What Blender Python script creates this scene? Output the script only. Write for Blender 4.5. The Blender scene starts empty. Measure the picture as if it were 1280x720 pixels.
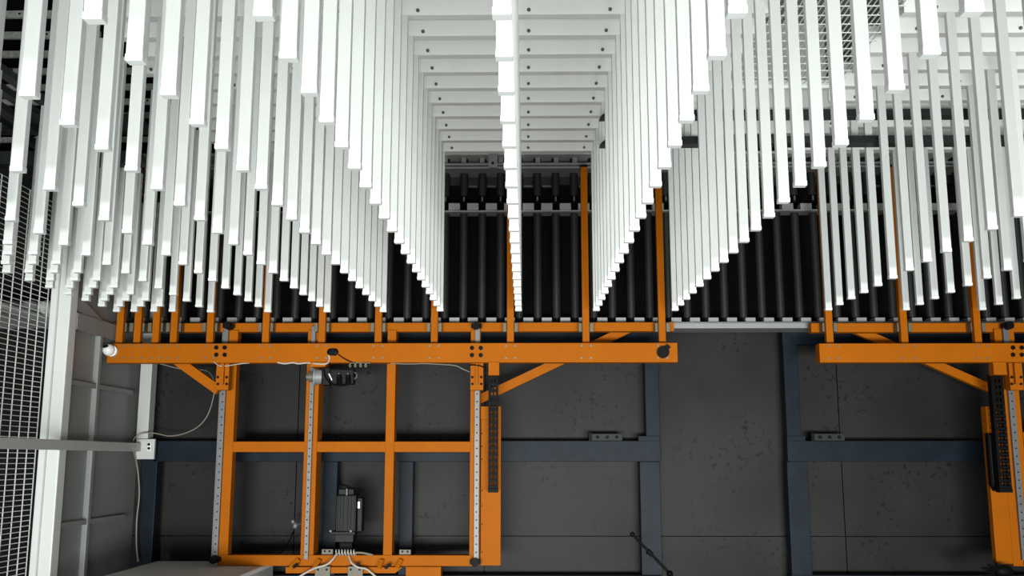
import bpy, bmesh, math, random
from mathutils import Vector, Matrix
random.seed(4)
SC = bpy.context.scene
COL = SC.collection
# ---------------------------------------------------------------- camera model (1280x720 frame)
FPX = 1240.0
PITCH = math.atan(214/FPX)
YAW = math.atan(17/FPX*math.cos(PITCH))
CZ = 1.6
S = 0.2                                   # pitch of the hanging bars, front to back
cp, sp, cy, sy = math.cos(PITCH), math.sin(PITCH), math.cos(YAW), math.sin(YAW)
RV = Vector((cy, sy, 0)); FV = Vector((-sy*cp, cy*cp, sp)); UV = Vector((sy*sp, -cy*sp, cp))
def ray(px, py): return FV + RV*((px-640)/FPX) - UV*((py-360)/FPX)
def P(px, py, Y):
    d = ray(px, py); v = d*(Y*S/d.y); return Vector((v.x, v.y, v.z+CZ))
def PZ(px, py, Z):
    d = ray(px, py); v = d*((Z-CZ)/d.z); return Vector((v.x, v.y, Z))
def PX(px, py, X):
    d = ray(px, py); v = d*(X/d.x); return Vector((X, v.y, v.z+CZ))
def J(v):
    q = Vector((v[0], v[1], v[2]-CZ)); z = q.dot(FV)
    return 640+FPX*q.dot(RV)/z, 360-FPX*q.dot(UV)/z

# ---------------------------------------------------------------- materials
MATS = {}
def mat(name, col, rough=0.5, metal=0.0, var=0.06, scale=8.0, bump=0.0, spec=0.5):
    m = bpy.data.materials.new(name); m.use_nodes = True
    nt = m.node_tree; b = nt.nodes['Principled BSDF']
    tc = nt.nodes.new('ShaderNodeTexCoord'); nz = nt.nodes.new('ShaderNodeTexNoise')
    nz.inputs['Scale'].default_value = scale; nz.inputs['Detail'].default_value = 5
    nt.links.new(tc.outputs['Object'], nz.inputs['Vector'])
    cr = nt.nodes.new('ShaderNodeValToRGB')
    cr.color_ramp.elements[0].position = .3; cr.color_ramp.elements[1].position = .7
    cr.color_ramp.elements[0].color = (*[c*(1-var) for c in col], 1)
    cr.color_ramp.elements[1].color = (*[min(1, c*(1+var)) for c in col], 1)
    nt.links.new(nz.outputs['Fac'], cr.inputs['Fac']); nt.links.new(cr.outputs['Color'], b.inputs['Base Color'])
    b.inputs['Roughness'].default_value = rough; b.inputs['Metallic'].default_value = metal
    b.inputs['Specular IOR Level'].default_value = spec
    if bump:
        bp_ = nt.nodes.new('ShaderNodeBump'); bp_.inputs['Strength'].default_value = bump
        nt.links.new(nz.outputs['Fac'], bp_.inputs['Height']); nt.links.new(bp_.outputs['Normal'], b.inputs['Normal'])
    MATS[name] = m
    return m
mat('white_paint', (.745, .77, .745), .42, var=.025, scale=3)
mat('white_cap', (.83, .86, .84), .4, var=.01)
mat('white_rail', (.93, .94, .915), .5, var=.03, scale=4)
mat('grey_paint', (.50, .51, .49), .5, var=.05, scale=3)
mat('panel_grey', (.27, .28, .27), .55, var=.05, scale=2)
mat('dark_paint', (.017, .021, .0195), .5, var=.15, spec=.2)
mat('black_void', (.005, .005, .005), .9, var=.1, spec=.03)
mat('black_plastic', (.0035, .0035, .0038), .5, var=.2, scale=20, spec=.08)
mat('motor_black', (.0042, .0042, .0046), .42, var=.2, scale=20, spec=.16)
mat('roller_black', (.017, .0178, .0172), .45, var=.12, scale=6, spec=.3)
mat('navy', (.0066, .0128, .0205), .42, var=.3, scale=9, spec=.1)
mat('orange', (.40, .108, .003), .5, var=.06, scale=5, spec=.05)
mat('steel', (.145, .15, .15), .45, .3, var=.08, scale=20)
mat('alu', (.26, .265, .26), .5, .2, var=.06, scale=12)
mat('olive_steel', (.13, .12, .085), .5, .2, var=.1, scale=15)
mat('zinc', (.30, .305, .29), .5, .25, var=.3, scale=60)
mat('cable_grey', (.22, .205, .16), .5)
mat('cable_white', (.50, .48, .43), .45)
mat('white_plastic', (.82, .82, .80), .3, var=.01)
mat('floor_grey', (.34, .34, .33), .6, var=.1, scale=2)
mat('ceiling_grey', (.22, .225, .22), .7, var=.05, scale=2)
mat('wall_grey', (.34, .35, .34), .75, var=.08, scale=2)
mat('sack_white', (.7, .71, .69), .7, var=.05)
mat('wire_white', (.78, .79, .77), .45, var=.02)

def wall_mat():
    m = bpy.data.materials.new('stained_panel'); m.use_nodes = True
    nt = m.node_tree; b = nt.nodes['Principled BSDF']
    tc = nt.nodes.new('ShaderNodeTexCoord')
    n1 = nt.nodes.new('ShaderNodeTexNoise'); n1.inputs['Scale'].default_value = 1.6; n1.inputs['Detail'].default_value = 3
    n2 = nt.nodes.new('ShaderNodeTexNoise'); n2.inputs['Scale'].default_value = 26; n2.inputs['Detail'].default_value = 6; n2.inputs['Roughness'].default_value = .7
    n3 = nt.nodes.new('ShaderNodeTexNoise'); n3.inputs['Scale'].default_value = 3.4; n3.inputs['Detail'].default_value = 2
    for n in (n1, n2, n3): nt.links.new(tc.outputs['Object'], n.inputs['Vector'])
    r1 = nt.nodes.new('ShaderNodeValToRGB')
    r1.color_ramp.elements[0].position = .3; r1.color_ramp.elements[1].position = .72
    r1.color_ramp.elements[0].color = (.0088, .0091, .0086, 1); r1.color_ramp.elements[1].color = (.0235, .024, .0228, 1)
    nt.links.new(n1.outputs['Fac'], r1.inputs['Fac'])
    # dark specks, only in patches
    r2 = nt.nodes.new('ShaderNodeValToRGB')
    r2.color_ramp.elements[0].position = .57; r2.color_ramp.elements[1].position = .60
    r2.color_ramp.elements[0].color = (0, 0, 0, 1); r2.color_ramp.elements[1].color = (1, 1, 1, 1)
    nt.links.new(n2.outputs['Fac'], r2.inputs['Fac'])
    r3 = nt.nodes.new('ShaderNodeValToRGB')
    r3.color_ramp.elements[0].position = .50; r3.color_ramp.elements[1].position = .60
    nt.links.new(n3.outputs['Fac'], r3.inputs['Fac'])
    mu = nt.nodes.new('ShaderNodeMath'); mu.operation = 'MULTIPLY'
    nt.links.new(r2.outputs['Color'], mu.inputs[0]); nt.links.new(r3.outputs['Color'], mu.inputs[1])
    mx = nt.nodes.new('ShaderNodeMix'); mx.data_type = 'RGBA'
    nt.links.new(mu.outputs[0], mx.inputs[0]); nt.links.new(r1.outputs['Color'], mx.inputs[6]); mx.inputs[7].default_value = (.0012, .0012, .0011, 1)
    nt.links.new(mx.outputs[2], b.inputs['Base Color'])
    b.inputs['Roughness'].default_value = .45; b.inputs['Specular IOR Level'].default_value = .12
    MATS['stained_panel'] = m
wall_mat()

# ---------------------------------------------------------------- mesh builder
class MB:
    def __init__(s): s.bm = bmesh.new()
    def box(s, x0, x1, y0, y1, z0, z1, bev=0):
        r = bmesh.ops.create_cube(s.bm, size=1)
        for v in r['verts']:
            v.co = Vector(((x0+x1)/2+v.co.x*(x1-x0), (y0+y1)/2+v.co.y*(y1-y0), (z0+z1)/2+v.co.z*(z1-z0)))
        if bev:
            es = list({e for v in r['verts'] for e in v.link_edges})
            bmesh.ops.bevel(s.bm, geom=es, offset=bev, segments=2, profile=.6, affect='EDGES')
        return s
    def prism(s, pts, off):
        off = Vector(off)
        a = [s.bm.verts.new(Vector(p)) for p in pts]; b = [s.bm.verts.new(Vector(p)+off) for p in pts]
        fs = [s.bm.faces.new(a), s.bm.faces.new(b[::-1])]
        n = len(a)
        for i in range(n): fs.append(s.bm.faces.new((a[i], b[i], b[(i+1) % n], a[(i+1) % n])))
        bmesh.ops.recalc_face_normals(s.bm, faces=fs)
        return s
    def cyl(s, a, b, r, seg=16, r2=None):
        a = Vector(a); b = Vector(b); d = b-a; L = d.length
        q = d.to_track_quat('Z', 'Y').to_matrix().to_4x4()
        bmesh.ops.create_cone(s.bm, cap_ends=True, segments=seg, radius1=r, radius2=r if r2 is None else r2, depth=L,
                              matrix=Matrix.Translation((a+b)/2) @ q)
        return s
    def bar(s, a, b, w, h):
        "square bar from a to b, w across, h deep (y)"
        a = Vector(a); b = Vector(b); d = (b-a).normalized()
        side = d.cross(Vector((0, 1, 0))).normalized()*w/2; up = Vector((0, h/2, 0))
        s.prism([a+side+up, a-side+up, a-side-up, a+side-up], b-a); return s
    def sph(s, c, r, sx=1, sy=1, sz=1, seg=20):
        bmesh.ops.create_uvsphere(s.bm, u_segments=seg, v_segments=seg//2, radius=r,
                                  matrix=Matrix.Translation(c) @ Matrix.Diagonal((sx, sy, sz, 1)))
        return s
    def tube(s, pts, r, seg=8):
        pts = [Vector(p) for p in pts]; rings = []
        for i, p in enumerate(pts):
            t = (pts[min(i+1, len(pts)-1)]-pts[max(i-1, 0)]).normalized()
            ref = Vector((0, 1, 0)) if abs(t.y) < .9 else Vector((0, 0, 1))
            u = t.cross(ref).normalized(); w = t.cross(u)
            rings.append([s.bm.verts.new(p+u*r*math.cos(k*2*math.pi/seg)+w*r*math.sin(k*2*math.pi/seg)) for k in range(seg)])
        fs = []
        for i in range(len(rings)-1):
            for k in range(seg):
                fs.append(s.bm.faces.new((rings[i][k], rings[i][(k+1) % seg], rings[i+1][(k+1) % seg], rings[i+1][k])))
        fs.append(s.bm.faces.new(rings[0][::-1])); fs.append(s.bm.faces.new(rings[-1]))
        bmesh.ops.recalc_face_normals(s.bm, faces=fs)
        return s
def spline(pts, n=8):
    pts = [Vector(p) for p in pts]; out = []
    for i in range(len(pts)-1):
        p0 = pts[max(i-1, 0)]; p1 = pts[i]; p2 = pts[i+1]; p3 = pts[min(i+2, len(pts)-1)]
        for k in range(n):
            t = k/n
            out.append(.5*((2*p1)+(p2-p0)*t+(2*p0-5*p1+4*p2-p3)*t*t+(3*p1-p0-3*p2+p3)*t**3))
    out.append(pts[-1]); return out
ROOT = {}
def obj(name, mb, m, parent=None, loc=None, smooth=False):
    me = bpy.data.meshes.new(name)
    if parent is not None: base = ROOT[parent.name]
    elif loc is not None: base = Vector(loc)
    else:
        vs = [v.co for v in mb.bm.verts]
        base = Vector(((min(v.x for v in vs)+max(v.x for v in vs))/2, (min(v.y for v in vs)+max(v.y for v in vs))/2, min(v.z for v in vs)))
    bmesh.ops.translate(mb.bm, verts=mb.bm.verts[:], vec=-base)
    mb.bm.to_mesh(me); mb.bm.free()
    if smooth:
        for p in me.polygons: p.use_smooth = True
    me.materials.append(MATS[m])
    o = bpy.data.objects.new(name, me); COL.objects.link(o)
    if parent is not None: o.parent = parent
    else: o.location = base
    ROOT[o.name] = base
    if smooth:
        md = o.modifiers.new('edges', 'EDGE_SPLIT'); md.split_angle = math.radians(40)
    return o
def tag(o, label, cat, group=None):
    o['label'] = label; o['category'] = cat
    if group: o['group'] = group
    return o
def thing(name, label, cat, loc, group=None):
    o = bpy.data.objects.new(name, None); COL.objects.link(o); o.location = loc; o.empty_display_size = .05
    ROOT[o.name] = Vector(loc); tag(o, label, cat, group); return o
def struct(name, mb, m, parent=None):
    o = obj(name, mb, m, parent)
    if parent is None: o['kind'] = 'structure'
    return o
def copy_tree(o, loc, label, group=None):
    c = o.copy(); COL.objects.link(c); c.location = loc; c['label'] = label
    if group: c['group'] = group
    for ch in list(o.children):
        d = ch.copy(); COL.objects.link(d); d.parent = c
    return c
def fbox(mb, x0, y0, x1, y1, Y, dep, bev=0):
    "box whose front face covers the picture rectangle at depth row Y, dep rows deep"
    ym, xm = (y0+y1)/2, (x0+x1)/2
    mb.box(P(x0, ym, Y).x, P(x1, ym, Y).x, Y*S, (Y+dep)*S, P(xm, y1, Y).z, P(xm, y0, Y).z, bev); return mb
ORD = ['', 'first', 'second', 'third', 'fourth', 'fifth', 'sixth', 'seventh', 'eighth', 'ninth', 'tenth', 'eleventh', 'twelfth',
       'thirteenth', 'fourteenth', 'fifteenth', 'sixteenth', 'seventeenth', 'eighteenth', 'nineteenth', 'twentieth']

ZB = CZ+.828          # underside of hanging bars
ZR = CZ+1.769         # underside of the ceiling rails
FLOOR = 0.0
# ================================================================ SETTING
b = MB(); b.box(-6, 6, -4, 6.8, -.1, 0); struct('floor', b, 'floor_grey')
b = MB(); b.box(-1.83, 5.5, 1.0, 7.2, ZR+.42, ZR+.5); struct('ceiling', b, 'ceiling_grey')
WY = 31.7
b = MB()
zs = [FLOOR, P(640, 742, WY).z, P(640, 670, WY).z, P(640, 480, WY).z, P(640, 250, WY).z, ZR+.42]
xs = [-6.0, P(100, 600, WY).x, P(370, 600, WY).x, P(606, 600, WY).x, P(812, 600, WY).x, P(984, 600, WY).x, P(1053, 600, WY).x, P(1330, 600, WY).x, 5.5]
b.box(-6, 5.5, WY*S+.03, WY*S+.15, FLOOR, ZR+.42)
for i in range(len(xs)-1):
    zz = [zs[0], zs[2], zs[4], zs[5]]
    for k in range(len(zz)-1):
        b.box(xs[i]+.003, xs[i+1]-.003, WY*S, WY*S+.04, zz[k]+.003, zz[k+1]-.003)
struct('wall_back', b, 'stained_panel')
b = MB(); b.box(-5.2, -5.05, -1, 6.5, 0, 4); struct('wall_outer', b, 'wall_grey')

# left side wall of framed panels
XW = P(91, 450, 26.4).x
YC = 30.7
wl = MB()
y_n = 26.45*S; y_f = YC*S
zt = PX(100, 400, XW).z
wl.box(XW-.07, XW-.03, y_n, 31.68*S, FLOOR, ZR)                                   # recessed sheet
def ymid(px, py): return PX(px, py, XW).y
yr = (ymid(125, 450)+0)                                                        # upright rib
wl.box(XW-.04, XW, yr-.012, yr+.02, FLOOR, zt)
for (py, t) in ((478, .022), (655, .022)):
    z = PX(92, py, XW).z; wl.box(XW-.04, XW-.004, y_n, y_f, z-t*.6, z+t*.6)
z = PX(92, 400, XW).z; wl.box(XW-.04, XW+.005, y_n, y_f, z-.045, z+.045)       # ledge
a = PX(98, 372, XW); c = PX(134, 404, XW)
wl.prism([Vector((XW-.05, a.y-.03, a.z+.03)), Vector((XW-.05, a.y-.03, a.z-.06)), Vector((XW-.05, c.y-.03, c.z-.04)), Vector((XW-.05, c.y+.05, c.z-.02))], (.045, 0, 0))
struct('wall_left', wl, 'panel_grey')
# corner post against the back wall (grey)
b = MB(); fbox(b, 171, 452, 187, 568, 30.75, .4); b2 = P(179, 452, 30.75)
x0 = P(172.5, 510, 30.75).x; x1 = P(187, 510, 30.75).x
b = MB(); b.box(x0, x1, 30.75*S, 31.2*S, P(180, 572, 30.75).z, ZB+.1, .004)
tag(obj('corner_post', b, 'grey_paint'), 'light grey square post in the left corner behind the hanging cable', 'post')
# big white post
t = thing('fence_post', 'tall white square post between the wire fence and the panelled wall', 'post', (P(70, 600, 26).x, 26.1*S, 0))
b = MB(); b.box(P(57, 450, 26).x, P(83, 450, 26).x, 26*S, 26.42*S, 0, ZR, .006); obj('upright', b, 'white_paint', t)
b = MB(); b.box(P(66, 450, 26).x, P(68, 450, 26).x, 26*S-.006, 26*S, 0, ZR); obj('edge_strip', b, 'grey_paint', t)
# white rail that runs along the left wall, with its end plate
XRL = XW+.075
t = thing('guard_rail', 'grey-white horizontal rail crossing the fence post, bolted to the dark corner frame', 'rail', (XRL, 26*S, PX(30, 560, XRL).z))
zt_, zb_ = PX(2, 546.5, XRL).z, PX(2, 561, XRL).z
b = MB(); b.box(XRL-.05, XRL, 18*S, 30.6*S, zb_, zt_, .004); obj('rail', b, 'grey_paint', t)
b = MB(); fbox(b, 170, 549, 193, 574, 30.6, .1); obj('end_plate', b, 'grey_paint', t)
b = MB(); fbox(b, 184, 553, 189, 563.5, 30.55, .05); pl = obj('bolt_plate', b, 'white_plastic', t)
for yy in (555.5, 560.5):
    q = P(186.3, yy, 30.55); b = MB(); b.cyl(q+Vector((0, .004, 0)), q-Vector((0, .008, 0)), .008); obj('bolt', b, 'black_plastic', pl)

# wire fence, left
XF = P(56, 450, 26.1).x
f = thing('wire_fence', 'white welded wire mesh fence beside the tall white post', 'fence', (XF, 22*S, 0))
b = MB()
yy = 26.0*S; Y0 = 17*S; zf0, zf1 = CZ-1.2, CZ+1.37
while yy > Y0: b.box(XF-.0021, XF+.0021, yy-.0021, yy+.0021, zf0, zf1); yy -= .093
z = zf0
while z < zf1: b.box(XF-.0016, XF+.0016, Y0, 26*S, z-.0016, z+.0016); z += .0262
obj('wire_mesh', b, 'wire_white', f)
b = MB(); b.box(XF-.02, XF+.02, Y0, 26*S, zf0-.04, zf0); b.box(XF-.02, XF+.02, Y0-.04, Y0, 0, zf1); obj('frame', b, 'white_paint', f)

# things beyond the fence
t = thing('storage_shelf', 'pale shelf unit standing beyond the wire fence', 'shelf', (-4.3, 5.6, 0))
zsh = P(30, 398, 28.0).z
for (xx, yy) in ((-4.7, 5.2), (-2.85, 5.2), (-4.7, 6.0), (-2.85, 6.0)):
    b = MB(); b.box(xx-.03, xx+.03, yy-.03, yy+.03, 0, zsh); obj('leg', b, 'grey_paint', t)
b = MB(); b.box(-4.75, -2.8, 5.17, 6.05, zsh, zsh+.03); obj('shelf_board', b, 'white_paint', t)
b = MB(); b.box(-4.75, -2.8, 5.17, 6.05, .5, .53); obj('shelf_board', b, 'grey_paint', t)
sk = ['leftmost', 'middle', 'right-hand']
for i in range(3):
    q = P(6+23*i, 390, 28.2)
    b = MB(); b.sph((q.x, q.y+.1, zsh+.03+.045), .13, .39, .9, .38)
    tag(obj('sack', b, 'sack_white', None, None, True), sk[i]+' of the white bundles on the shelf behind the wire fence', 'sack', 'white bundles beyond the fence')

# ================================================================ CEILING RAILS AND BARS
RX0, RX1, RX2, RX3 = PZ(166, 80, ZR).x, PZ(959, 22, ZR).x, PZ(1128, 18, ZR).x, 3.6
LINES = [(143, 661), (165, 661), (190, 661), (213, 661), (261, 661), (333, 660.5), (407.5, 662.6), (478, 661), (549.5, 661.2),
         (648, 658.5), (746, 656.8), (845, 656.2), (1038, 656.5), (1135.5, 656.5), (1231.5, 656.5)]
def barx(li, k):
    xf, V = LINES[li]; d = 9.48+k
    px = V+(xf-V)*28.39/d
    return P(px, 574-5320/(d+.21), 8.76+k).x
BW = .0355; BD = .027
def ybar(k): return (8.79+k)*S
place = ["the left lift's %s orange upright" % ORD[i+1] for i in range(12)] + ["the right lift's %s orange upright" % ORD[i+1] for i in range(3)]
m = MB(); m.box(-BW/2, BW/2, 0, BD, .016, ZR-ZB+.004, .003)
proto = obj('hanging_bar', m, 'white_paint', None, (0, 0, 0)); tag(proto, 'x', 'hanging bar', 'white hanging bars')
m = MB(); m.box(-BW/2-.0012, BW/2+.0012, -.0012, BD+.0012, 0, .016, .0025); obj('end_cap', m, 'white_cap', proto)
m = MB(); m.box(-BW/2, BW/2, 0, BD, .016, CZ+1.47-ZB, .003)
proto_s = obj('hanging_bar', m, 'white_paint', None, (0, 0, 0)); tag(proto_s, 'x', 'hanging bar', 'white hanging bars')
m = MB(); m.box(-BW/2-.0012, BW/2+.0012, -.0012, BD+.0012, 0, .016, .0025); obj('end_cap', m, 'white_cap', proto_s)
first = True; first_s = True
nb = 0
for li in range(len(LINES)):
    for k in range(20):
        x = barx(li, k); y = ybar(k)
        u0, v0 = J((x, y, ZB)); u1, v1 = J((x, y, ZB+.55))
        if v0 < -6: continue
        if (u0 < -16 and u1 < -16) or (u0 > 1296 and u1 > 1296): continue
        n = 20-k
        where = 'rearmost' if n == 1 else ORD[n]+' from the back'
        lab = 'white bar, %s, in the line above %s' % (where, place[li])
        if li < 4:
            if first_s: proto_s.location = (x, y, ZB); proto_s['label'] = lab; first_s = False
            else: copy_tree(proto_s, (x, y, ZB), lab, 'white hanging bars')
        elif first:
            proto.location = (x, y, ZB); proto['label'] = lab; first = False
        else: copy_tree(proto, (x, y, ZB-(.004 if li < 8 else 0)), lab, 'white hanging bars')
        nb += 1
# dark carrier rails that hold the shorter bars at far left
for li in range(4):
    b = MB(); xa, xb = barx(li, 2), barx(li, 19)
    b.prism([Vector((xa-.02, ybar(2), CZ+1.468)), Vector((xa+.02, ybar(2), CZ+1.468)), Vector((xb+.02, ybar(19)+.05, CZ+1.468)), Vector((xb-.02, ybar(19)+.05, CZ+1.468))], (0, 0, .03))
    tag(obj('carrier_rail', b, 'dark_paint'), 'dark carrier rail holding the white bars above '+place[li], 'rail', 'dark carrier rails at far left')
# rails
def ceil_rail(k, x0, x1, label, group, bolts):
    y = ybar(k)
    t = thing('ceiling_rail', label, 'rail', ((x0+x1)/2, y, ZR), group)
    b = MB(); b.box(x0, x1, y, y+.045, ZR, ZR+.125, .002); obj('rail', b, 'white_rail', t)
    for x in bolts:
        if x0+.01 < x < x1-.01:
            b = MB(); b.cyl((x, y+.001, ZR+.019), (x, y-.006, ZR+.019), .0075, 12); b.cyl((x, y-.006, ZR+.019), (x, y-.012, ZR+.019), .0045, 8)
            obj('bolt', b, 'steel', t)
for k in range(5, 20):
    bl = [barx(li, k)+(.058 if li < 10 else -.058) for li in range(4, 15)] + [barx(9, k)+.03*0-.075]
    bl = [v for v in bl]
    n = 20-k
    nm = 'rearmost, greyest' if n == 1 else ORD[n]+' from the back'
    ceil_rail(k, RX0, RX1, 'white bolted ceiling cross rail, %s, left and middle of the ceiling' % nm, 'white ceiling cross rails', bl)
    if k >= 8:
        ceil_rail(k, RX2, RX3, 'short white ceiling cross rail right of the wire grille, %s' % nm, 'white ceiling cross rails right of the grille', bl)
# ceiling wire grille
g = thing('ceiling_grille', 'white wire mesh grille set in the ceiling at upper right', 'grille', ((RX1+RX2)/2, 20*S, ZR))
b = MB(); ye = PZ(1000, 110, ZR).y; y0 = 14*S
yy = ye-.02
while yy > y0: b.box(RX1, RX2-.004, yy-.0022, yy+.0022, ZR+.01, ZR+.014); yy -= .0835
x = RX1
while x < RX2-.004: b.box(x-.0022, x+.0022, y0, ye, ZR+.014, ZR+.018); x += .0225
obj('wire_mesh', b, 'wire_white', g)
b = MB(); b.box(RX1, RX2-.004, ye, ye+.03, ZR, ZR+.04); obj('end_frame', b, 'white_cap', g)
b = MB(); b.box(RX1+.01, RX2, ye+.2, ye+.22, ZR-.16, ZR+.42); tag(obj('grey_baffle', b, 'grey_paint'), 'plain grey plate behind the ceiling grille above the dark cross beams', 'panel')

# dark cross beams
def dark_beam(xa, ya0, ya1, xb, chL, chR, Y, label, grp, dep=.5):
    z1, z0 = P(700, ya0, Y).z, P(700, ya0+(ya1-ya0)*.62, Y).z
    ym = (ya0+ya1)/2
    XA, XB = P(xa, ym, Y).x, P(xb, ym, Y).x
    pts = [Vector((XA, Y*S, z0)), Vector((XB, Y*S, z0)), Vector((XB-chR, Y*S, z1)), Vector((XA+chL, Y*S, z1))]
    b = MB(); b.prism(pts, (0, dep*S, 0))
    return tag(obj('dark_beam', b, 'dark_paint'), label, 'beam', grp)
YD = 23.25
dark_beam(750, 138, 151, 1420, .04, 0, YD, 'dark steel cross beam behind the right-hand bars, upper of two', 'dark cross beams', .35)
dark_beam(750, 171, 186, 1420, .04, 0, YD, 'dark steel cross beam behind the right-hand bars, lower of two', 'dark cross beams', .35)
dark_beam(-120, 186, 212, 184.5, 0, .05, YD, 'dark steel cross beam at left above the fence, lowest', 'dark cross beams at left', .35)
dark_beam(-120, 140, 173, 186, 0, .05, YD, 'dark steel cross beam at left, second from below', 'dark cross beams at left', .35)
dark_beam(-160, 108, 126, 186, 0, .05, YD+2, 'dark steel cross beam at left, second from top', 'dark cross beams at left', .3)
dark_beam(-160, 74, 96, 164, 0, .05, YD+2, 'dark steel cross beam at left, topmost', 'dark cross beams at left', .3)
# black sheet added for the dark void over the left bars, pale perforated strips
b = MB(); b.box(-4.2, RX0-.02, 2.2, 6.2, ZR+.14, ZR+.18); tag(obj('roof_void_sheet', b, 'black_void'), 'black sheet added for the dark void above the bars at upper left', 'panel')
for k in range(8, 19):
    y = ybar(k); n = 19-k
    t = thing('perforated_strip', 'pale perforated steel strip at upper left, %s from the back' % ORD[n], 'strip', (-2.6, y, ZR), 'perforated strips at upper left')
    b = MB(); b.box(-3.8, RX0-.03, y, y+.014, ZR, ZR+.03); st = obj('strip', b, 'zinc', t)
    for i in range(7):
        xx = RX0-.09-.16*i-random.random()*.05
        b = MB(); b.cyl((xx, y+.002, ZR+.012+.016*random.random()), (xx, y-.002, ZR+.02), .005, 8); obj('hole', b, 'black_plastic', t)

# ================================================================ ROLLER RACK
YR = 30.3
rr = thing('roller_rack', 'grey slotted steel rack that carries the black rollers', 'rack', (0, YR*S, P(640, 410, YR).z))
XL, XR_ = P(118, 400, YR).x, 3.4
b = MB(); fbox(b, 148, 404, 1420, 410.5, YR-.45, 1.0); obj('bottom_rail', b, 'alu', rr)
b = MB(); fbox(b, 148, 402.5, 1420, 404, YR-.5, 1.1); obj('rail_lip', b, 'steel', rr)
b = MB(); fbox(b, 148, 203, 1420, 206, YR-.55, .9); fbox(b, 148, 207.5, 1420, 210, YR-.6, 1.0); fbox(b, 148, 205, 1420, 208, YR-.4, .7); obj('top_rail', b, 'alu', rr)
b = MB(); fbox(b, 148, 189.5, 1420, 192.5, YR-.5, .9); obj('header_rail', b, 'grey_paint', rr)
b = MB(); fbox(b, 148, 220, 1420, 231, YR+.35, .3); obj('cross_beam', b, 'dark_paint', rr)
b = MB(); fbox(b, 148, 262.5, 1420, 264, YR-.3, .6); obj('middle_rail', b, 'alu', rr)
b = MB(); b.box(P(148, 300, YR).x, 3.4, 31.35*S, 31.45*S, P(640, 411, 31.35).z, ZR+.1); obj('rear_void_sheet', b, 'black_void', rr)  # black sheet added for the dark void behind the rollers
for xx in (613,): 
    b = MB(); fbox(b, xx-2.5, 191, xx+9, 209.5, YR-.7, .1); br = obj('bracket_plate', b, 'alu', rr)
    q = P(xx+3, 204, YR-.7); b = MB(); b.cyl(q, q-Vector((0, .01, 0)), .008, 10); obj('bolt', b, 'black_plastic', br)
DX = 23.15
rollx = [672+DX*i for i in range(-23, 28)]
rails = {o.name.split('.')[0]: o for o in rr.children}
for i, px in enumerate(rollx):
    c = px+DX/2
    if not 140 < c < 1300: continue
    b = MB(); fbox(b, c-6.2, 397, c+6.2, 403, YR-.35, .5); obj('spacer_block', b, 'alu', rails['bottom_rail'])
    if 548 < c < 752 or 800 < c < 860 or 975 < c < 1215:
        b = MB(); fbox(b, c-7, 254, c+7, 262.5, YR-.2, .35); obj('upper_spacer', b, 'alu', rails['middle_rail'])
        b = MB(); fbox(b, c-6, 211, c+6, 213, YR+.3, .05); obj('highlight_block', b, 'alu', rails['cross_beam'])  # bright blocks built in place of small highlights behind the upper rollers
        if i % 3:
            b = MB(); fbox(b, c-6, 231, c+6, 232.6, YR+.4, .2); obj('highlight_block', b, 'alu', rails['cross_beam'])
        b = MB(); fbox(b, c-7, 192.3, c+6.5, 195.5, YR-.1, .3); obj('header_tab', b, 'alu', rails['header_rail'])
        b = MB(); fbox(b, px-2.8, 196.5, px+3.2, 203.2, YR-.3, .3); obj('stub_clip', b, 'alu', rails['top_rail'])
TL = [148.8, 171, 194, 216.6, 262, 331.7, 402, 472.5, 542.7, 638, 732.5, 828]
TR = [1037.5, 1131, 1223]
def where(px):
    allx = TL+TR
    js = [j for j, v in enumerate(allx) if v < px]
    if not js: return -1
    return js[-1]
zb, zt = P(640, 398, YR).z, P(640, 263.5, YR).z
zb2, zt2 = P(640, 246.5, YR+.1).z, P(640, 196, YR+.1).z
RR_ = 5.1*YR*S/FPX
def roller_proto(name, z0, z1, stub_top, stub_bot, lab):
    t = thing(name, lab, 'roller', (0, YR*S, z0))
    b = MB(); b.cyl((0, YR*S, z0), (0, YR*S, z1), RR_, 24); obj('tube', b, 'roller_black', t, None, True)
    b = MB(); b.cyl((0, YR*S, z0-stub_bot), (0, YR*S, z0), RR_*.8, 16); obj('end_stub', b, 'black_plastic', t, None, True)
    b = MB(); b.cyl((0, YR*S, z1), (0, YR*S, z1+stub_top), RR_*.8, 16); obj('end_stub', b, 'black_plastic', t, None, True)
    if name == 'short_roller':
        b = MB(); b.box(-.004, .004, YR*S-RR_*.8-.003, YR*S-RR_*.8+.003, z0-.036, z0-.008); obj('pin', b, 'steel', t)
    return t
lo = roller_proto('roller', zb, zt, .004, .028, 'x'); up = roller_proto('short_roller', zb2, zt2, .0, .05, 'x')
cnt = {}
firstL = firstU = True
for px in rollx:
    xl = P(px, 330, YR).x
    j = where(px); key = j; cnt[key] = cnt.get(key, 0)+1
    side = 'left of all orange uprights' if j < 0 else "right of %s" % place[j]
    nlab = '%s long black roller standing %s' % (ORD[cnt[key]], side)
    vis = 150 < px < 1290
    if vis:
        if firstL: lo.location.x = xl; lo['label'] = nlab; lo['group'] = 'long black rollers'; firstL = False
        else: copy_tree(lo, (xl, YR*S, zb), nlab, 'long black rollers')
    if 552 < px < 745 or 800 < px < 850 or 980 < px < 1210:
        ulab = nlab.replace('long black roller standing', 'short black roller at the top,')
        if firstU: up.location.x = xl; up['label'] = ulab; up['group'] = 'short black rollers'; firstU = False
        else: copy_tree(up, (xl, YR*S, zb2), ulab, 'short black rollers')

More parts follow.
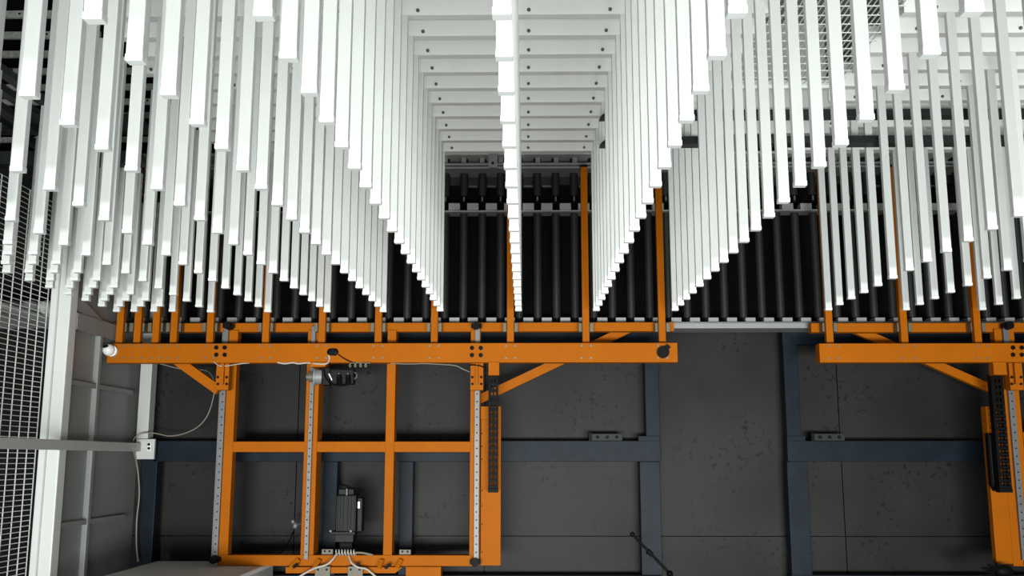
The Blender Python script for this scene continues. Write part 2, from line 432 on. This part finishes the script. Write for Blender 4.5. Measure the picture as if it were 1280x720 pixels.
# ================================================================ NAVY BASE FRAMES
YN = 30.95
def navy(label, parts, loc_px, joints):
    t = thing('base_frame', label, 'frame', (P(loc_px, 700, YN).x, YN*S, 0))
    for nm, r in parts:
        b = MB(); fbox(b, *r[:4], YN, .45 if nm != 'post' else .44, .003); obj(nm, b, 'navy', t)
    for r in joints:
        b = MB(); fbox(b, *r, YN-.05, .3, .002); j = obj('joint_plate', b, 'navy', t)
    return t
BOT = 862
tA = navy('long navy blue steel base frame behind the left orange lift',
     [('top_beam', (192, 413, 826, 429)), ('middle_beam', (192, 551, 826, 577)), ('bottom_beam', (171, 719, 827, 744)),
      ('post', (806.5, 429, 824, 551)), ('post', (801, 577, 826.5, 719)), ('post', (171.5, 574, 192.5, 719)),
      ('post', (403, 577, 420, 719)), ('post', (499, 577, 515.5, 719))], 500, [(798, 545, 825, 551.5)])
tB = navy('navy blue steel base frame behind the right orange lift',
     [('top_beam', (978, 413, 1420, 430)), ('middle_beam', (984.5, 551, 1420, 577)), ('bottom_beam', (990, 719, 1420, 744)),
      ('post', (981.5, 430, 999, 551)), ('post', (987, 577, 1012.5, 719))], 1150, [(984, 545, 1007, 551.5)])
for t, xs_ in ((tA, (175, 500, 812)), (tB, (1000, 1300))):
    for x in xs_:
        b = MB(); X = P(x, 740, YN).x; b.box(X-.06, X+.06, YN*S, YN*S+.09, 0, P(640, 744, YN).z); obj('foot', b, 'navy', t)
for (x0, x1, lab) in ((738, 778, 'left'), (1016, 1056, 'right')):
    t = thing('clamp_block', 'small dark bolted clamp block on the %s navy frame middle beam' % lab, 'clamp', (P((x0+x1)/2, 551, YN).x, YN*S, P(640, 551, YN).z), 'clamp blocks')
    b = MB(); fbox(b, x0, 542, x1, 551, YN+.05, .3, .003); obj('block', b, 'dark_paint', t)
    b = MB(); fbox(b, x0-2, 541, x0+2, 551, YN, .35); obj('stop', b, 'black_plastic', t)
    for i in range(3):
        q = P(x0+9+12*i, 546.5, YN+.05); b = MB(); b.cyl(q, q-Vector((0, .012, 0)), .010, 10); obj('bolt', b, 'black_plastic', t)

# ================================================================ ORANGE LIFTS
YM, YT, YP = 28.45, 28.85, 29.25      # main beam, uprights, fixed frame (front faces)
def screws(parent, pxs, ya, yb):
    for x in pxs:
        for yy in (ya, yb):
            q = P(x, yy, YM); b = MB(); b.cyl(q, q-Vector((0, .004, 0)), .0062, 8); obj('screw', b, 'steel', parent)
def holes(parent, pxs, pys, r=.0125, Y=YM):
    for x in pxs:
        for yy in pys:
            q = P(x, yy, Y); b = MB(); b.cyl(q, q-Vector((0, .006, 0)), r, 14); obj('bolt', b, 'black_plastic', parent)
def bracket(t, x0, x1):
    b = MB(); fbox(b, x0, 452, x1, 487.5, YM+.25, .3, .002); o = obj('slider_bracket', b, 'orange', t)
    xm = (x0+x1)/2; b = MB(); fbox(b, xm-1.3, 454, xm+1.3, 480, YM+.12, .14); obj('rib', b, 'orange', o)
    holes(o, (x0+2.5, x1-2.5), (471.5, 480), .0075, YM+.25)
def tine(t, px, sc_off=True):
    X = P(px, 420, YT).x; w = 4.3*YT*S/FPX; z0 = P(px, 449, YT).z; z1 = P(px, 208.5, YT).z
    b = MB(); b.box(X-w, X+w, YT*S, YT*S+.04, z0, z1, .002); o = obj('upright', b, 'orange', t)
    b = MB(); b.box(X-w*1.1, X+w*1.1, YT*S-.002, YT*S+.042, z1, z1+.012); obj('top_plug', b, 'black_plastic', o)
def guide(t, px):
    for sgn in (-1, 1):
        c = px+sgn*7; b = MB(); fbox(b, c-2.3, 403.5, c+2.3, 414.5, YP-.25, .3, .002); obj('guide_block', b, 'olive_steel', t)

# ---- left lift: moving carriage
tc = thing('lift_carriage', 'orange comb carriage of the left lift with twelve uprights', 'lift', (P(490, 452, YM).x, YM*S, P(490, 452, YM).z))
b = MB(); fbox(b, 134, 429, 847, 453.2, YM, .38, .003); mbm = obj('main_beam', b, 'orange', tc)
for px in TL: tine(tc, px)
sc = []
for px in TL: sc += [px-5.5, px+6]
screws(mbm, sc, 432.3, 447.5)
holes(mbm, (270.5, 281), (434.5, 443.5)); holes(mbm, (590, 601), (435, 444))
bracket(tc, 270, 286); bracket(tc, 588, 604)
b = MB(); b.bar(P(221, 450, YM+.55), P(274, 488, YM+.55), .055, .045); obj('brace', b, 'orange', tc)
b = MB(); fbox(b, 388, 452.8, 407, 458.5, YM-.1, .5); mp = obj('motor_bracket', b, 'orange', tc)
b = MB(); fbox(b, 610.5, 452.5, 624, 469, YM-.05, .3, .002); obj('chain_bracket', b, 'orange', tc)
q0 = P(416, 440, YM)
b = MB(); b.sph(q0+Vector((-.012, 0, 0)), .022, 1, .25, 1); b.sph(q0+Vector((.012, 0, 0)), .022, 1, .25, 1); b.box(q0.x-.012, q0.x+.012, q0.y-.005, q0.y+.004, q0.z-.021, q0.z+.021)
obj('cable_grommet', b, 'black_plastic', mbm, None, True)

# ---- left lift: fixed frame
def post(t, x0, x1, ref=560, ytop=412, ybot=707, rail=None, dep=.36):
    X0, X1 = P(x0, ref, YP).x, P(x1, ref, YP).x
    b = MB(); b.box(X0, X1, YP*S, (YP+dep)*S, P(640, ybot, YP).z, P(640, ytop, YP).z, .003); o = obj('post', b, 'orange', t)
    if rail:
        R0, R1 = P(rail[0], ref, YP-.12).x, P(rail[1], ref, YP-.12).x
        b = MB(); b.box(R0, R1, (YP-.13)*S, YP*S-.001, P(640, rail[3] if len(rail) > 3 else ybot-8, YP).z, P(640, rail[2] if len(rail) > 2 else ytop-4, YP).z, .001); r = obj('linear_rail', b, 'steel', t)
        z = P(640, 690, YP).z
        for i in range(26):
            zz = z+.045*i
            if zz > P(640, 492, YP).z: break
            b = MB(); b.cyl(((R0+R1)/2, (YP-.13)*S+.001, zz), ((R0+R1)/2, (YP-.13)*S-.0015, zz), .0045, 8); obj('screw', b, 'black_plastic', r)
    return o
tf = thing('lift_tower', 'fixed orange frame of the left lift with four posts', 'lift', (P(430, 707, YP).x, YP*S, P(430, 707, YP).z))
b = MB(); fbox(b, 140, 403.5, 842.5, 414.5, YP+.1, .32, .003); obj('top_rail', b, 'orange', tf)
for px in TL: guide(tf, px)
post(tf, 276.5, 289, 600, rail=(270.5, 276.3))
post(tf, 380, 396, 560, dep=.7, rail=(384.5, 389.5))
post(tf, 481.5, 492.5, 560, dep=.55)
post(tf, 587.5, 600, 560, rail=(593, 599))
b = MB(); b.box(P(268.8, 600, YP).x, P(276.5, 600, YP).x, YP*S, YP*S+.05, P(640, 700, YP).z, P(640, 414, YP).z); obj('rail_backing', b, 'steel', tf)
for (x0, x1) in ((288, 381), (396, 482), (492.5, 588)):
    b = MB(); fbox(b, x0, 552, x1, 565, YP+.03, .33, .002); obj('cross_rail', b, 'orange', tf)
b = MB(); fbox(b, 272, 694, 590, 707.5, YP-.05, .45, .003); obj('bottom_rail', b, 'orange', tf)
b = MB(); fbox(b, 601, 508, 626, 707, YP+.02, .2, .003); plt = obj('chain_plate', b, 'orange', tf)
b = MB(); fbox(b, 601, 508, 611, 524, YP-.1, .12, .002); obj('plate_cover', b, 'orange', plt)
for yy in (542, 558, 574, 613, 632, 655, 690):
    q = P(602.5, yy, YP+.02); b = MB(); b.cyl(q, q-Vector((0, .003, 0)), .004, 8); obj('screw', b, 'black_plastic', plt)
for (x, y) in ((267.5, 699.5), (284.5, 407), (595.5, 407), (594, 703)):
    q = P(x, y, YP-.25); b = MB(); b.cyl(q+Vector((0, .05, 0)), q-Vector((0, .02, 0)), .024, 8); b.box(q.x-.03, q.x+.03, q.y, q.y+.04, q.z-.012, q.z+.012)
    obj('end_stop', b, 'black_plastic', tf)
b = MB(); b.bar(P(596, 501, YP+.62), P(788, 410, YP+.62), .052, .04); obj('brace', b, 'orange', tf)
# lower bracket tray under the bottom rail
b = MB()
q = [P(357, 709, YP-.2), P(503, 709, YP-.2), P(494, 716.5, YP-.2), P(357, 716.5, YP-.2)]
b.prism(q, (0, .1, 0))
tray = obj('base_tray', b, 'orange', tf)
for (xa, xb) in ((374, 364), (502, 496), (400, 393), (478, 474)):
    b = MB(); b.bar(P(xa, 699, YP-.15), P(xb, 710, YP-.3), .022, .03); obj('gusset', b, 'orange', tray)
for (x, y) in ((371, 706), (487, 706), (448, 705), (483, 709), (368, 708)):
    q = P(x, y, YP-.3); b = MB(); b.cyl(q, q-Vector((0, .01, 0)), .011, 6); obj('bolt', b, 'black_plastic', tray)
for (x0, y0, x1, y1) in ((393.5, 708, 412.5, 724), (434.5, 708, 453.5, 724), (402, 686.5, 416, 695), (499, 687, 513.5, 694.5)):
    b = MB(); fbox(b, x0, y0, x1, y1, YP-.32 if y0 > 700 else YP+.1, .08, .002); o = obj('steel_tab', b, 'olive_steel', tf)
    for xx in (x0+4, x1-4):
        q = P(xx, y0+4 if y0 > 700 else y0+2.5, YP-.32 if y0 > 700 else YP+.1); b = MB(); b.cyl(q, q-Vector((0, .005, 0)), .006, 8); obj('bolt', b, 'black_plastic', o)
b = MB(); fbox(b, 507, 708.5, 551, 740, YP-.1, .5, .003); obj('drive_box', b, 'orange', tf)
ob = MB(); fbox(ob, 505, 708.5, 512, 740, YP-.12, .05)

# ---- right lift
tc2 = thing('lift_carriage', 'orange comb carriage of the right lift, cut by the picture edge', 'lift', (P(1160, 452, YM).x, YM*S, P(490, 452, YM).z))
b = MB(); fbox(b, 1024.5, 429, 1400, 452.8, YM, .38, .003); mbm2 = obj('main_beam', b, 'orange', tc2)
for px in TR+[1318]: tine(tc2, px)
sc = []
for px in TR: sc += [px-1.5, px+11]
screws(mbm2, sc, 432.5, 448)
holes(mbm2, (1266, 1277), (434.5, 443.5)); bracket(tc2, 1262, 1278.5)
b = MB(); fbox(b, 1242, 452.5, 1258.5, 468.5, YM-.05, .3, .002); obj('chain_bracket', b, 'orange', tc2)
tf2 = thing('lift_tower', 'fixed orange frame of the right lift, cut by the picture edge', 'lift', (P(1265, 707, YP).x, YP*S, P(430, 707, YP).z))
b = MB(); fbox(b, 1014, 403.5, 1400, 415, YP+.1, .32, .003); obj('top_rail', b, 'orange', tf2)
for px in TR: guide(tf2, px)
post(tf2, 1255, 1280, 560, dep=.3, rail=(1266.5, 1273.5))
b = MB(); b.bar(P(1064, 410, YP+.62), P(1256, 494, YP+.62), .05, .04); obj('brace', b, 'orange', tf2)
b = MB(); fbox(b, 1280, 540, 1400, 565, YP+.03, .33, .002); obj('cross_rail', b, 'orange', tf2)
b = MB(); fbox(b, 1280, 694, 1400, 707, YP-.05, .45, .003); obj('bottom_rail', b, 'orange', tf2)
b = MB(); b.box(P(1234.5, 560, YP).x, P(1262, 560, YP).x, (YP+.02)*S, (YP+.25)*S, P(1250, 705, YP).z, P(1250, 508, YP).z, .003); plt2 = obj('chain_plate', b, 'orange', tf2)
b = MB(); fbox(b, 1233.5, 508, 1247, 541, YP-.1, .12, .002); obj('plate_cover', b, 'orange', plt2)
q = P(1261, 407, YP-.25); b = MB(); b.cyl(q+Vector((0, .05, 0)), q-Vector((0, .02, 0)), .024, 8); b.box(q.x-.03, q.x+.03, q.y, q.y+.04, q.z-.012, q.z+.012); obj('end_stop', b, 'black_plastic', tf2)

# ---- drag chains
def chain(label, px, ref, y0, y1, w):
    X = P(px, ref, YM+.2).x; z1, z0 = P(px, y0, YM+.2).z, P(px, y1, YM+.2).z; yf = (YM+.22)*S; hw = w/2*(YM+.2)*S/FPX
    t = thing('drag_chain', label, 'cable chain', (X, yf, z0), 'black cable chains')
    n = 18; h = (z1-z0)/n
    for i in range(n):
        za = z0+i*h; b = MB()
        b.box(X-hw, X-hw*.55, yf, yf+.045, za+.002, za+h*1.02); b.box(X+hw*.55, X+hw, yf, yf+.045, za+.002, za+h*1.02)
        b.box(X-hw*.8, X+hw*.8, yf-.003, yf+.008, za+h*.28, za+h*.72, .002); b.box(X-hw*.8, X+hw*.8, yf+.037, yf+.048, za+h*.28, za+h*.72)
        b.box(X-hw*.15, X+hw*.15, yf-.002, yf+.02, za+.002, za+h)
        obj('link', b, 'black_plastic', t)
    b = MB(); b.box(X-hw*1.05, X+hw*1.05, yf-.004, yf+.05, z0-.012, z0+.01, .002); obj('end_bracket', b, 'black_plastic', t)
    return t
chain('black cable chain hanging on the left lift orange plate', 616.5, 540, 468, 613, 12)
chain('black cable chain hanging on the right lift orange plate', 1252, 540, 468, 613, 15)
t = thing('cable_guide', 'black trough beside the cable chain on the right lift plate', 'cable guide', (P(1243, 614, YP-.1).x, (YP-.1)*S, P(1243, 614, YP).z))
b = MB()
X0, X1 = P(1237.5, 580, YP-.2).x, P(1247, 580, YP-.2).x
zA, zB2, zC = P(1240, 542, YP-.2).z, P(1240, 606, YP-.2).z, P(1240, 614, YP-.2).z
b.prism([Vector((X0, (YP-.2)*S, zA)), Vector((X1, (YP-.2)*S, zA)), Vector((X1, (YP-.2)*S, zC)), Vector((X0+.02, (YP-.2)*S, zC)), Vector((X0, (YP-.2)*S, zB2))], (0, .035, 0))
obj('trough', b, 'black_plastic', t)
b = MB(); b.box(X0+.008, X1-.006, (YP-.2)*S-.006, (YP-.2)*S, zB2, zA-.01, .002); obj('cover', b, 'motor_black', t)

# ---- horizontal gear motor under the left main beam
YG = YM-.05
t = thing('gear_motor', 'silver and black gear motor hung sideways under the left orange beam', 'motor', (P(418, 471, YG).x, YG*S, P(418, 482, YG).z))
def rx(px, py): return P(px, py, YG)
c0 = rx(386, 471); c1 = rx(391.5, 471); b = MB(); b.cyl(c0, c1, .030, 20); b.cyl(rx(383.5, 471), c0, .02, 16); b.cyl(c1, rx(394, 471), .014, 12); obj('coupling', b, 'olive_steel', t, None, True)
b = MB(); b.cyl(rx(393, 471), rx(395.5, 471), .048, 28); b.cyl(rx(395.5, 471), rx(404, 471), .042, 28); obj('gearbox', b, 'alu', t, None, True)
b = MB(); a_, c_ = rx(404, 460), rx(443, 482); b.box(a_.x, a_.x+(c_.x-a_.x)*.25, YG*S-.045, YG*S+.045, c_.z, a_.z, .006)
b.box(a_.x+(c_.x-a_.x)*.22, c_.x, YG*S-.038, YG*S+.045, c_.z+.006, a_.z-.004, .012); obj('motor_body', b, 'motor_black', t)
for px in (426, 437):
    q = rx(px, 473); b = MB(); b.cyl(Vector((q.x, YG*S-.03, q.z-.03)), Vector((q.x, YG*S-.055, q.z+.004)), .018, 16, .013); b.sph((q.x, YG*S-.055, q.z+.006), .014)
    o = obj('connector', b, 'black_plastic', t, None, True)
    b = MB(); b.sph((q.x, YG*S-.06, q.z+.022), .006); obj('connector_pin', b, 'steel', o, None, True)
q = rx(415, 472); b = MB(); b.prism([Vector((q.x-.012, YG*S-.049, q.z+.018)), Vector((q.x-.006, YG*S-.049, q.z+.02)), Vector((q.x+.012, YG*S-.049, q.z-.018)), Vector((q.x+.006, YG*S-.049, q.z-.02))], (0, .008, 0)); obj('label_strip', b, 'white_plastic', t)
b = MB(); b.tube(spline([rx(407, 462)+Vector((0, -.05, 0)), rx(409, 472)+Vector((0, -.055, 0)), rx(416, 480)+Vector((0, -.055, 0)), rx(425, 483)+Vector((0, -.05, 0)), rx(437, 482)+Vector((0, -.05, 0))]), .004); obj('lead', b, 'black_plastic', t, None, True)
b = MB()
q = rx(443, 470); pts = [q+Vector((.004+.014*math.sin(a), -.03, .018*math.cos(a))) for a in [i*math.pi/10 for i in range(11)]]
b.tube(pts, .003); obj('handle', b, 'steel', t, None, True)

# ---- upright servo motor at the bottom
YS = YP+.25
t = thing('servo_motor', 'upright black finned servo motor behind the left lift bottom rail', 'motor', (P(431, 694, YS).x, YS*S, P(431, 694, YS).z))
def sx(px, py): return P(px, py, YS)
b = MB(); fbox(b, 419.5, 618, 445, 666, YS, .7, .01); body = obj('body', b, 'motor_black', t)
b = MB()
for px in (421, 424.5, 428.5, 434, 438, 442.5): fbox(b, px-.7, 621, px+.7, 664, YS-.06, .1, .001)
obj('fins', b, 'motor_black', body)
b = MB(); fbox(b, 412.5, 664.5, 443.5, 668.5, YS-.05, .8, .003); fbox(b, 418, 668, 441.5, 678, YS, .7, .003); obj('flange', b, 'motor_black', t)
for px in (413.7, 439):
    q = sx(px, 663.8); b = MB(); b.cyl(q-Vector((0, .008, 0)), q-Vector((0, .014, 0)), .006, 8); obj('bolt', b, 'steel', t)
b = MB(); fbox(b, 446, 622, 452.5, 665, YS+.1, .5, .006); box_ = obj('encoder_box', b, 'motor_black', t)
b = MB(); fbox(b, 447.2, 627, 449.8, 635.5, YS+.08, .05); obj('sticker', b, 'white_plastic', box_)
b = MB(); fbox(b, 423, 611, 442, 619, YS+.05, .5, .004); cap = obj('end_cap', b, 'motor_black', t)
q0, q1 = sx(434, 619), sx(434, 611); b = MB(); b.cyl(q0-Vector((0, .012, 0)), q1-Vector((0, .012, 0)), .006, 10); obj('cable_gland', b, 'steel', cap, None, True)
b = MB(); fbox(b, 424, 678, 440, 694, YS+.1, .5, .004); obj('gearbox', b, 'black_plastic', t)
b = MB(); b.tube(spline([sx(448, 622), sx(452, 614), sx(440, 610), sx(426, 606), sx(424, 612)]), .006); obj('lead', b, 'black_plastic', t, None, True)
q = sx(432, 690)
b = MB()
pts = []
for i in range(90):
    a = i/90*2*math.pi*7; pts.append(P(419+26*i/90, 690.5, YP-.12)+Vector((0, .016*math.cos(a), .016*math.sin(a))))
b.tube(pts, .0035, 6); tag(obj('coiled_hose', b, 'cable_white', None, None, True), 'short white coiled hose lying across the bottom orange rail', 'hose')
def cable(name, pts, r, m, label, cat='cable'):
    b = MB(); b.tube(spline(pts, 7), r, 8); return tag(obj(name, b, m, None, None, True), label, cat)
cable('white_cable', [P(421, 692, YP-.2), P(416, 699, YP-.35), P(408, 706, YP-.42), P(394, 710, YP-.42), P(384, 715, YP-.42), P(372, 722, YP-.42)], .0055, 'cable_white', 'white cable curving down left from the coiled hose')
cable('white_cable', [P(436, 695, YP-.2), P(439, 703, YP-.35), P(447, 709, YP-.42), P(457, 711, YP-.42), P(464, 716, YP-.42), P(472, 723, YP-.42)], .0055, 'cable_white', 'white cable curving down right from the coiled hose')
cable('grey_hose', [P(444, 691, YP-.12), P(452, 691, YP-.1), P(460, 692.5, YP-.1), P(466, 694, YP-.08)], .006, 'cable_grey', 'short grey hose end lying right of the coiled hose', 'hose')
# ---- cables on the left lift
cable('white_cable', [P(347, 453, YM-.04), P(356, 454.5, YM-.04), P(366, 453.3, YM-.04), P(373, 454.6, YM-.04), P(384, 453.6, YM-.04), P(398, 455, YM-.12), P(408, 454.5, YM-.12), P(411.5, 450, YM-.05), P(411, 444, YM-.03)], .0045, 'cable_white', 'white cable looping from the black hole down under the left orange beam')
cable('black_cable', [P(423, 443, YM-.03), P(430, 448, YM-.03), P(438, 452, YM-.03), P(446, 454, YM-.03), P(456, 455, YM-.04)], .0035, 'black_plastic', 'thin black cable drooping right from the hole in the orange beam')
pts = []
for i in range(60):
    a = i/60*2*math.pi*4; pts.append(P(436+26*i/60+2.5*math.cos(a), 456+2.6*math.sin(a), YM-.02-.002*i))
cable('coiled_cable', pts[::2], .0025, 'cable_grey', 'small grey cable coil under the left orange beam right of the motor')
cable('grey_cable', [P(488, 454, YM+.1), P(510, 455, YM+.1), P(530, 454.5, YM+.1), P(552, 455.5, YM+.1), P(569, 457, YM+.1), P(578, 461, YM+.1), P(587, 465, YM+.2)], .003, 'cable_grey', 'thin grey cable under the orange beam running to the right slider bracket')
cable('black_cable', [P(586, 456.5, YM+.05), P(596, 456.6, YM+.1), P(604, 459, YM+.1), P(611, 462.5, YM+.1)], .003, 'black_plastic', 'thin black cable crossing the right slider bracket of the left lift')
cable('white_cable', [P(267, 452, YM-.04), P(272, 456, YM+.1), P(276, 457.5, YM+.18), P(286, 457, YM+.18), P(298, 455, YM+.1), P(312, 453.5, YM+.1)], .003, 'cable_white', 'thin white cable crossing the left slider bracket')
YW = 30.6
cable('yellow_cable', [P(190, 452, YW), P(205, 456, YW), P(226, 461, YW), P(250, 462, YW), P(262, 466, YW), P(268, 478, YW), P(267, 495, YW), P(260, 518, YW), P(248, 533, YW), P(230, 542, YW), P(212, 545, YW), P(196, 542, YW), P(182, 541, YW-.1), P(172, 544, YW-.2), P(167, 550, YW-.2), P(166, 558, YW-.25)], .0035, 'cable_grey', 'thin pale cable sagging across the dark wall left of the lift')
cable('grey_cable', [P(166.5, 563, YW-.25), P(170, 575, YW), P(173, 595, YW+.1), P(174, 620, YW+.1), P(171, 650, YW+.1), P(170.5, 680, YW+.1), P(172.5, 702, YW+.1)], .0045, 'cable_grey', 'pale cable hanging down the dark corner post below the guard rail')
t = thing('hanging_fitting', 'small shiny fitting on a thin dark wire left of the second post', 'fitting', (P(368, 656, YP+1).x, (YP+1)*S, P(368, 656, YP+1).z))
q = P(366, 652, YP+1); b = MB(); b.sph(q, .012, 1, .7, 1.2); b.sph(P(369, 657, YP+1), .017, 1, .7, 1.2); b.cyl(q, P(369, 657, YP+1), .007, 8); obj('fitting', b, 'steel', t, None, True)
b = MB(); b.tube(spline([P(371, 657, YP+1), P(375, 655, YP+.8), P(381, 654, YP+.4)]), .003); obj('wire', b, 'cable_grey', t, None, True)
cable('black_cable', [P(367, 664, YP+1.5), P(362, 676, YP+1.5), P(352, 690, YP+.8), P(346, 695, YP+.38)], .004, 'black_plastic', 'thin black cable end dangling behind the bottom left of the lift')

# ---- small attachments
t = thing('security_camera', 'white ball security camera on the left tip of the orange beam', 'camera', (P(137, 437, YM-.2).x, (YM-.2)*S, P(137, 445, YM-.2).z))
b = MB(); q = P(136, 437.5, YM-.2); b.sph(q, .034, 1, 1, 1, 28); obj('head', b, 'white_plastic', t, None, True)
b = MB(); b.cyl(P(141, 439, YM-.02), P(139, 438.5, YM-.15), .032, 24); obj('mount', b, 'white_plastic', t, None, True)
b = MB(); d = Vector((-.25, -.75, .65)).normalized(); b.sph(q+d*.024, .016, 1.2, 1, .8); obj('lens', b, 'black_plastic', t, None, True)
t = thing('adjusting_clamp', 'black clamp knob with a stub lever on the right end of the orange beam', 'knob', (P(829, 445, YM-.1).x, (YM-.1)*S, P(829, 445, YM-.1).z))
q = P(828.5, 440.5, YM); b = MB(); b.cyl(q, q-Vector((0, .03, 0)), .034, 24); obj('knob', b, 'black_plastic', t, None, True)
b = MB(); b.bar(q-Vector((0, .02, 0)), P(835.5, 432.5, YM)-Vector((0, .02, 0)), .026, .018); obj('lever', b, 'black_plastic', t)
t = thing('boom_stick', 'thin black boom rod leaning in front of the grey wall', 'rod', P(842, 722, 28.5))
a_, c_ = P(790.5, 668, 28.5), P(842, 722, 28.5)
b = MB(); b.cyl(a_, c_, .0075, 12); obj('rod', b, 'black_plastic', t, None, True)
b = MB(); b.sph(a_, .014); b.cyl(a_-Vector((.008, 0, -.008)), a_+(c_-a_)*.03, .012, 12); obj('tip', b, 'black_plastic', t, None, True)
q = a_+(c_-a_)*.42; d = (c_-a_).normalized(); b = MB(); b.cyl(q-d*.018, q+d*.018, .013, 12); b.cyl(q-Vector((.02, 0, .005)), q+Vector((.0, 0, .0)), .006, 8); obj('clamp', b, 'black_plastic', t, None, True)
q = c_-d*.03; b = MB(); b.sph(q, .018); obj('joint', b, 'black_plastic', t, None, True)
b = MB(); b.cyl(q, Vector((q.x, q.y, .02)), .009, 12); obj('stand_pole', b, 'black_plastic', t, None, True)
for i in range(3):
    a = i*2.094+.5; b = MB(); b.cyl(Vector((q.x, q.y, .12)), Vector((q.x+.3*math.cos(a), q.y+.3*math.sin(a), .008)), .008, 8); obj('leg', b, 'black_plastic', t, None, True)
# dark glove-like cable bundle at the right lift's foot
b = MB()
for i in range(7):
    p0 = P(1255, 714, 28.7); a = 2.2+i*.35; L = .09+.04*((i*37) % 5)/5
    b.cyl(p0, p0+Vector((L*math.cos(a), -.02+.012*i, .6*L*math.sin(a))), .018, 8, .006)
b.sph(P(1255, 714, 28.7), .045, 1.2, .7, .8)
p0 = P(1255, 714, 28.7); b.cyl(p0, Vector((p0.x, p0.y, 0)), .012, 8)
tag(obj('cable_bundle', b, 'black_plastic', None, None, True), 'black splayed cable bundle at the foot of the right lift', 'cables')

# ---- grey cabinet bottom left
zc = min(P(245, 699.5, 30.7).z, P(431, 707.5, YP-.05).z-.001)
x0, x1 = PZ(200, 700, zc).x, PZ(330, 707, zc).x
t = thing('cabinet', 'light grey cabinet under the left corner of the orange lift', 'cabinet', ((x0+x1)/2, 27.5*S, 0))
b = MB(); b.box(x0+.01, x1-.01, 24.05*S, 30.6*S, .08, zc-.025, .004); obj('body', b, 'grey_paint', t)
b = MB(); b.box(x0, x1, 24*S, 30.65*S, zc-.025, zc-.001, .006); obj('top', b, 'white_rail', t)
b = MB(); b.box(x0+.04, x1-.04, 24.3*S, 30.3*S, 0, .08); obj('plinth', b, 'black_plastic', t)
for (xa, xb) in ((x0+.015, (x0+x1)/2-.003), ((x0+x1)/2+.003, x1-.015)):
    b = MB(); b.box(xa, xb, 24.05*S-.018, 24.05*S-.001, .1, zc-.035, .003); d_ = obj('door', b, 'grey_paint', t)
    xx = (xb-.04) if xa < (x0+x1)/2-.1 else (xa+.04)
    b = MB(); b.cyl((xx, 24.05*S-.03, .55), (xx, 24.05*S-.03, .7), .006, 8); b.box(xx-.004, xx+.004, 24.05*S-.03, 24.05*S-.015, .555, .565); b.box(xx-.004, xx+.004, 24.05*S-.03, 24.05*S-.015, .685, .695); obj('handle', b, 'steel', d_)

# ================================================================ LIGHT AND CAMERA
def area(name, loc, target, sx_, sy_, power, col=(1, 1, 1)):
    l = bpy.data.lights.new(name, 'AREA'); l.shape = 'RECTANGLE'; l.size = sx_; l.size_y = sy_; l.energy = power; l.color = col
    o = bpy.data.objects.new(name, l); COL.objects.link(o); o.location = loc
    o.rotation_euler = (Vector(target)-Vector(loc)).to_track_quat('-Z', 'Y').to_euler(); return o
area('distant_fill_light', (1.2, -11, 1.4), (0, 5, 2.2), 9.0, 2.4, 420, (.97, 1.0, .98))  # unseen fill light added far behind the camera for even frontal light
area('low_fill_light', (.3, -2.4, .4), (.2, 6, 1.95), 5.6, .8, 500, (.97, 1.0, .98)).data.spread = math.radians(74)  # unseen low fill added to brighten the ceiling rails and far bars
w = bpy.data.worlds.new('World'); SC.world = w; w.use_nodes = True
bg = w.node_tree.nodes['Background']; bg.inputs[0].default_value = (.93, .97, 1, 1); bg.inputs[1].default_value = .68
cam = bpy.data.cameras.new('camera'); cam.sensor_width = 36; cam.lens = 36*FPX/1280; cam.clip_start = .01
co = bpy.data.objects.new('camera', cam); COL.objects.link(co); co.location = (0, 0, CZ)
co.rotation_euler = (math.pi/2+PITCH, 0, YAW)
SC.camera = co
SC.view_settings.view_transform = 'Standard'; SC.view_settings.look = 'None'
SC.view_settings.gamma = 1; SC.view_settings.use_curve_mapping = False; SC.view_settings.exposure = -1.58
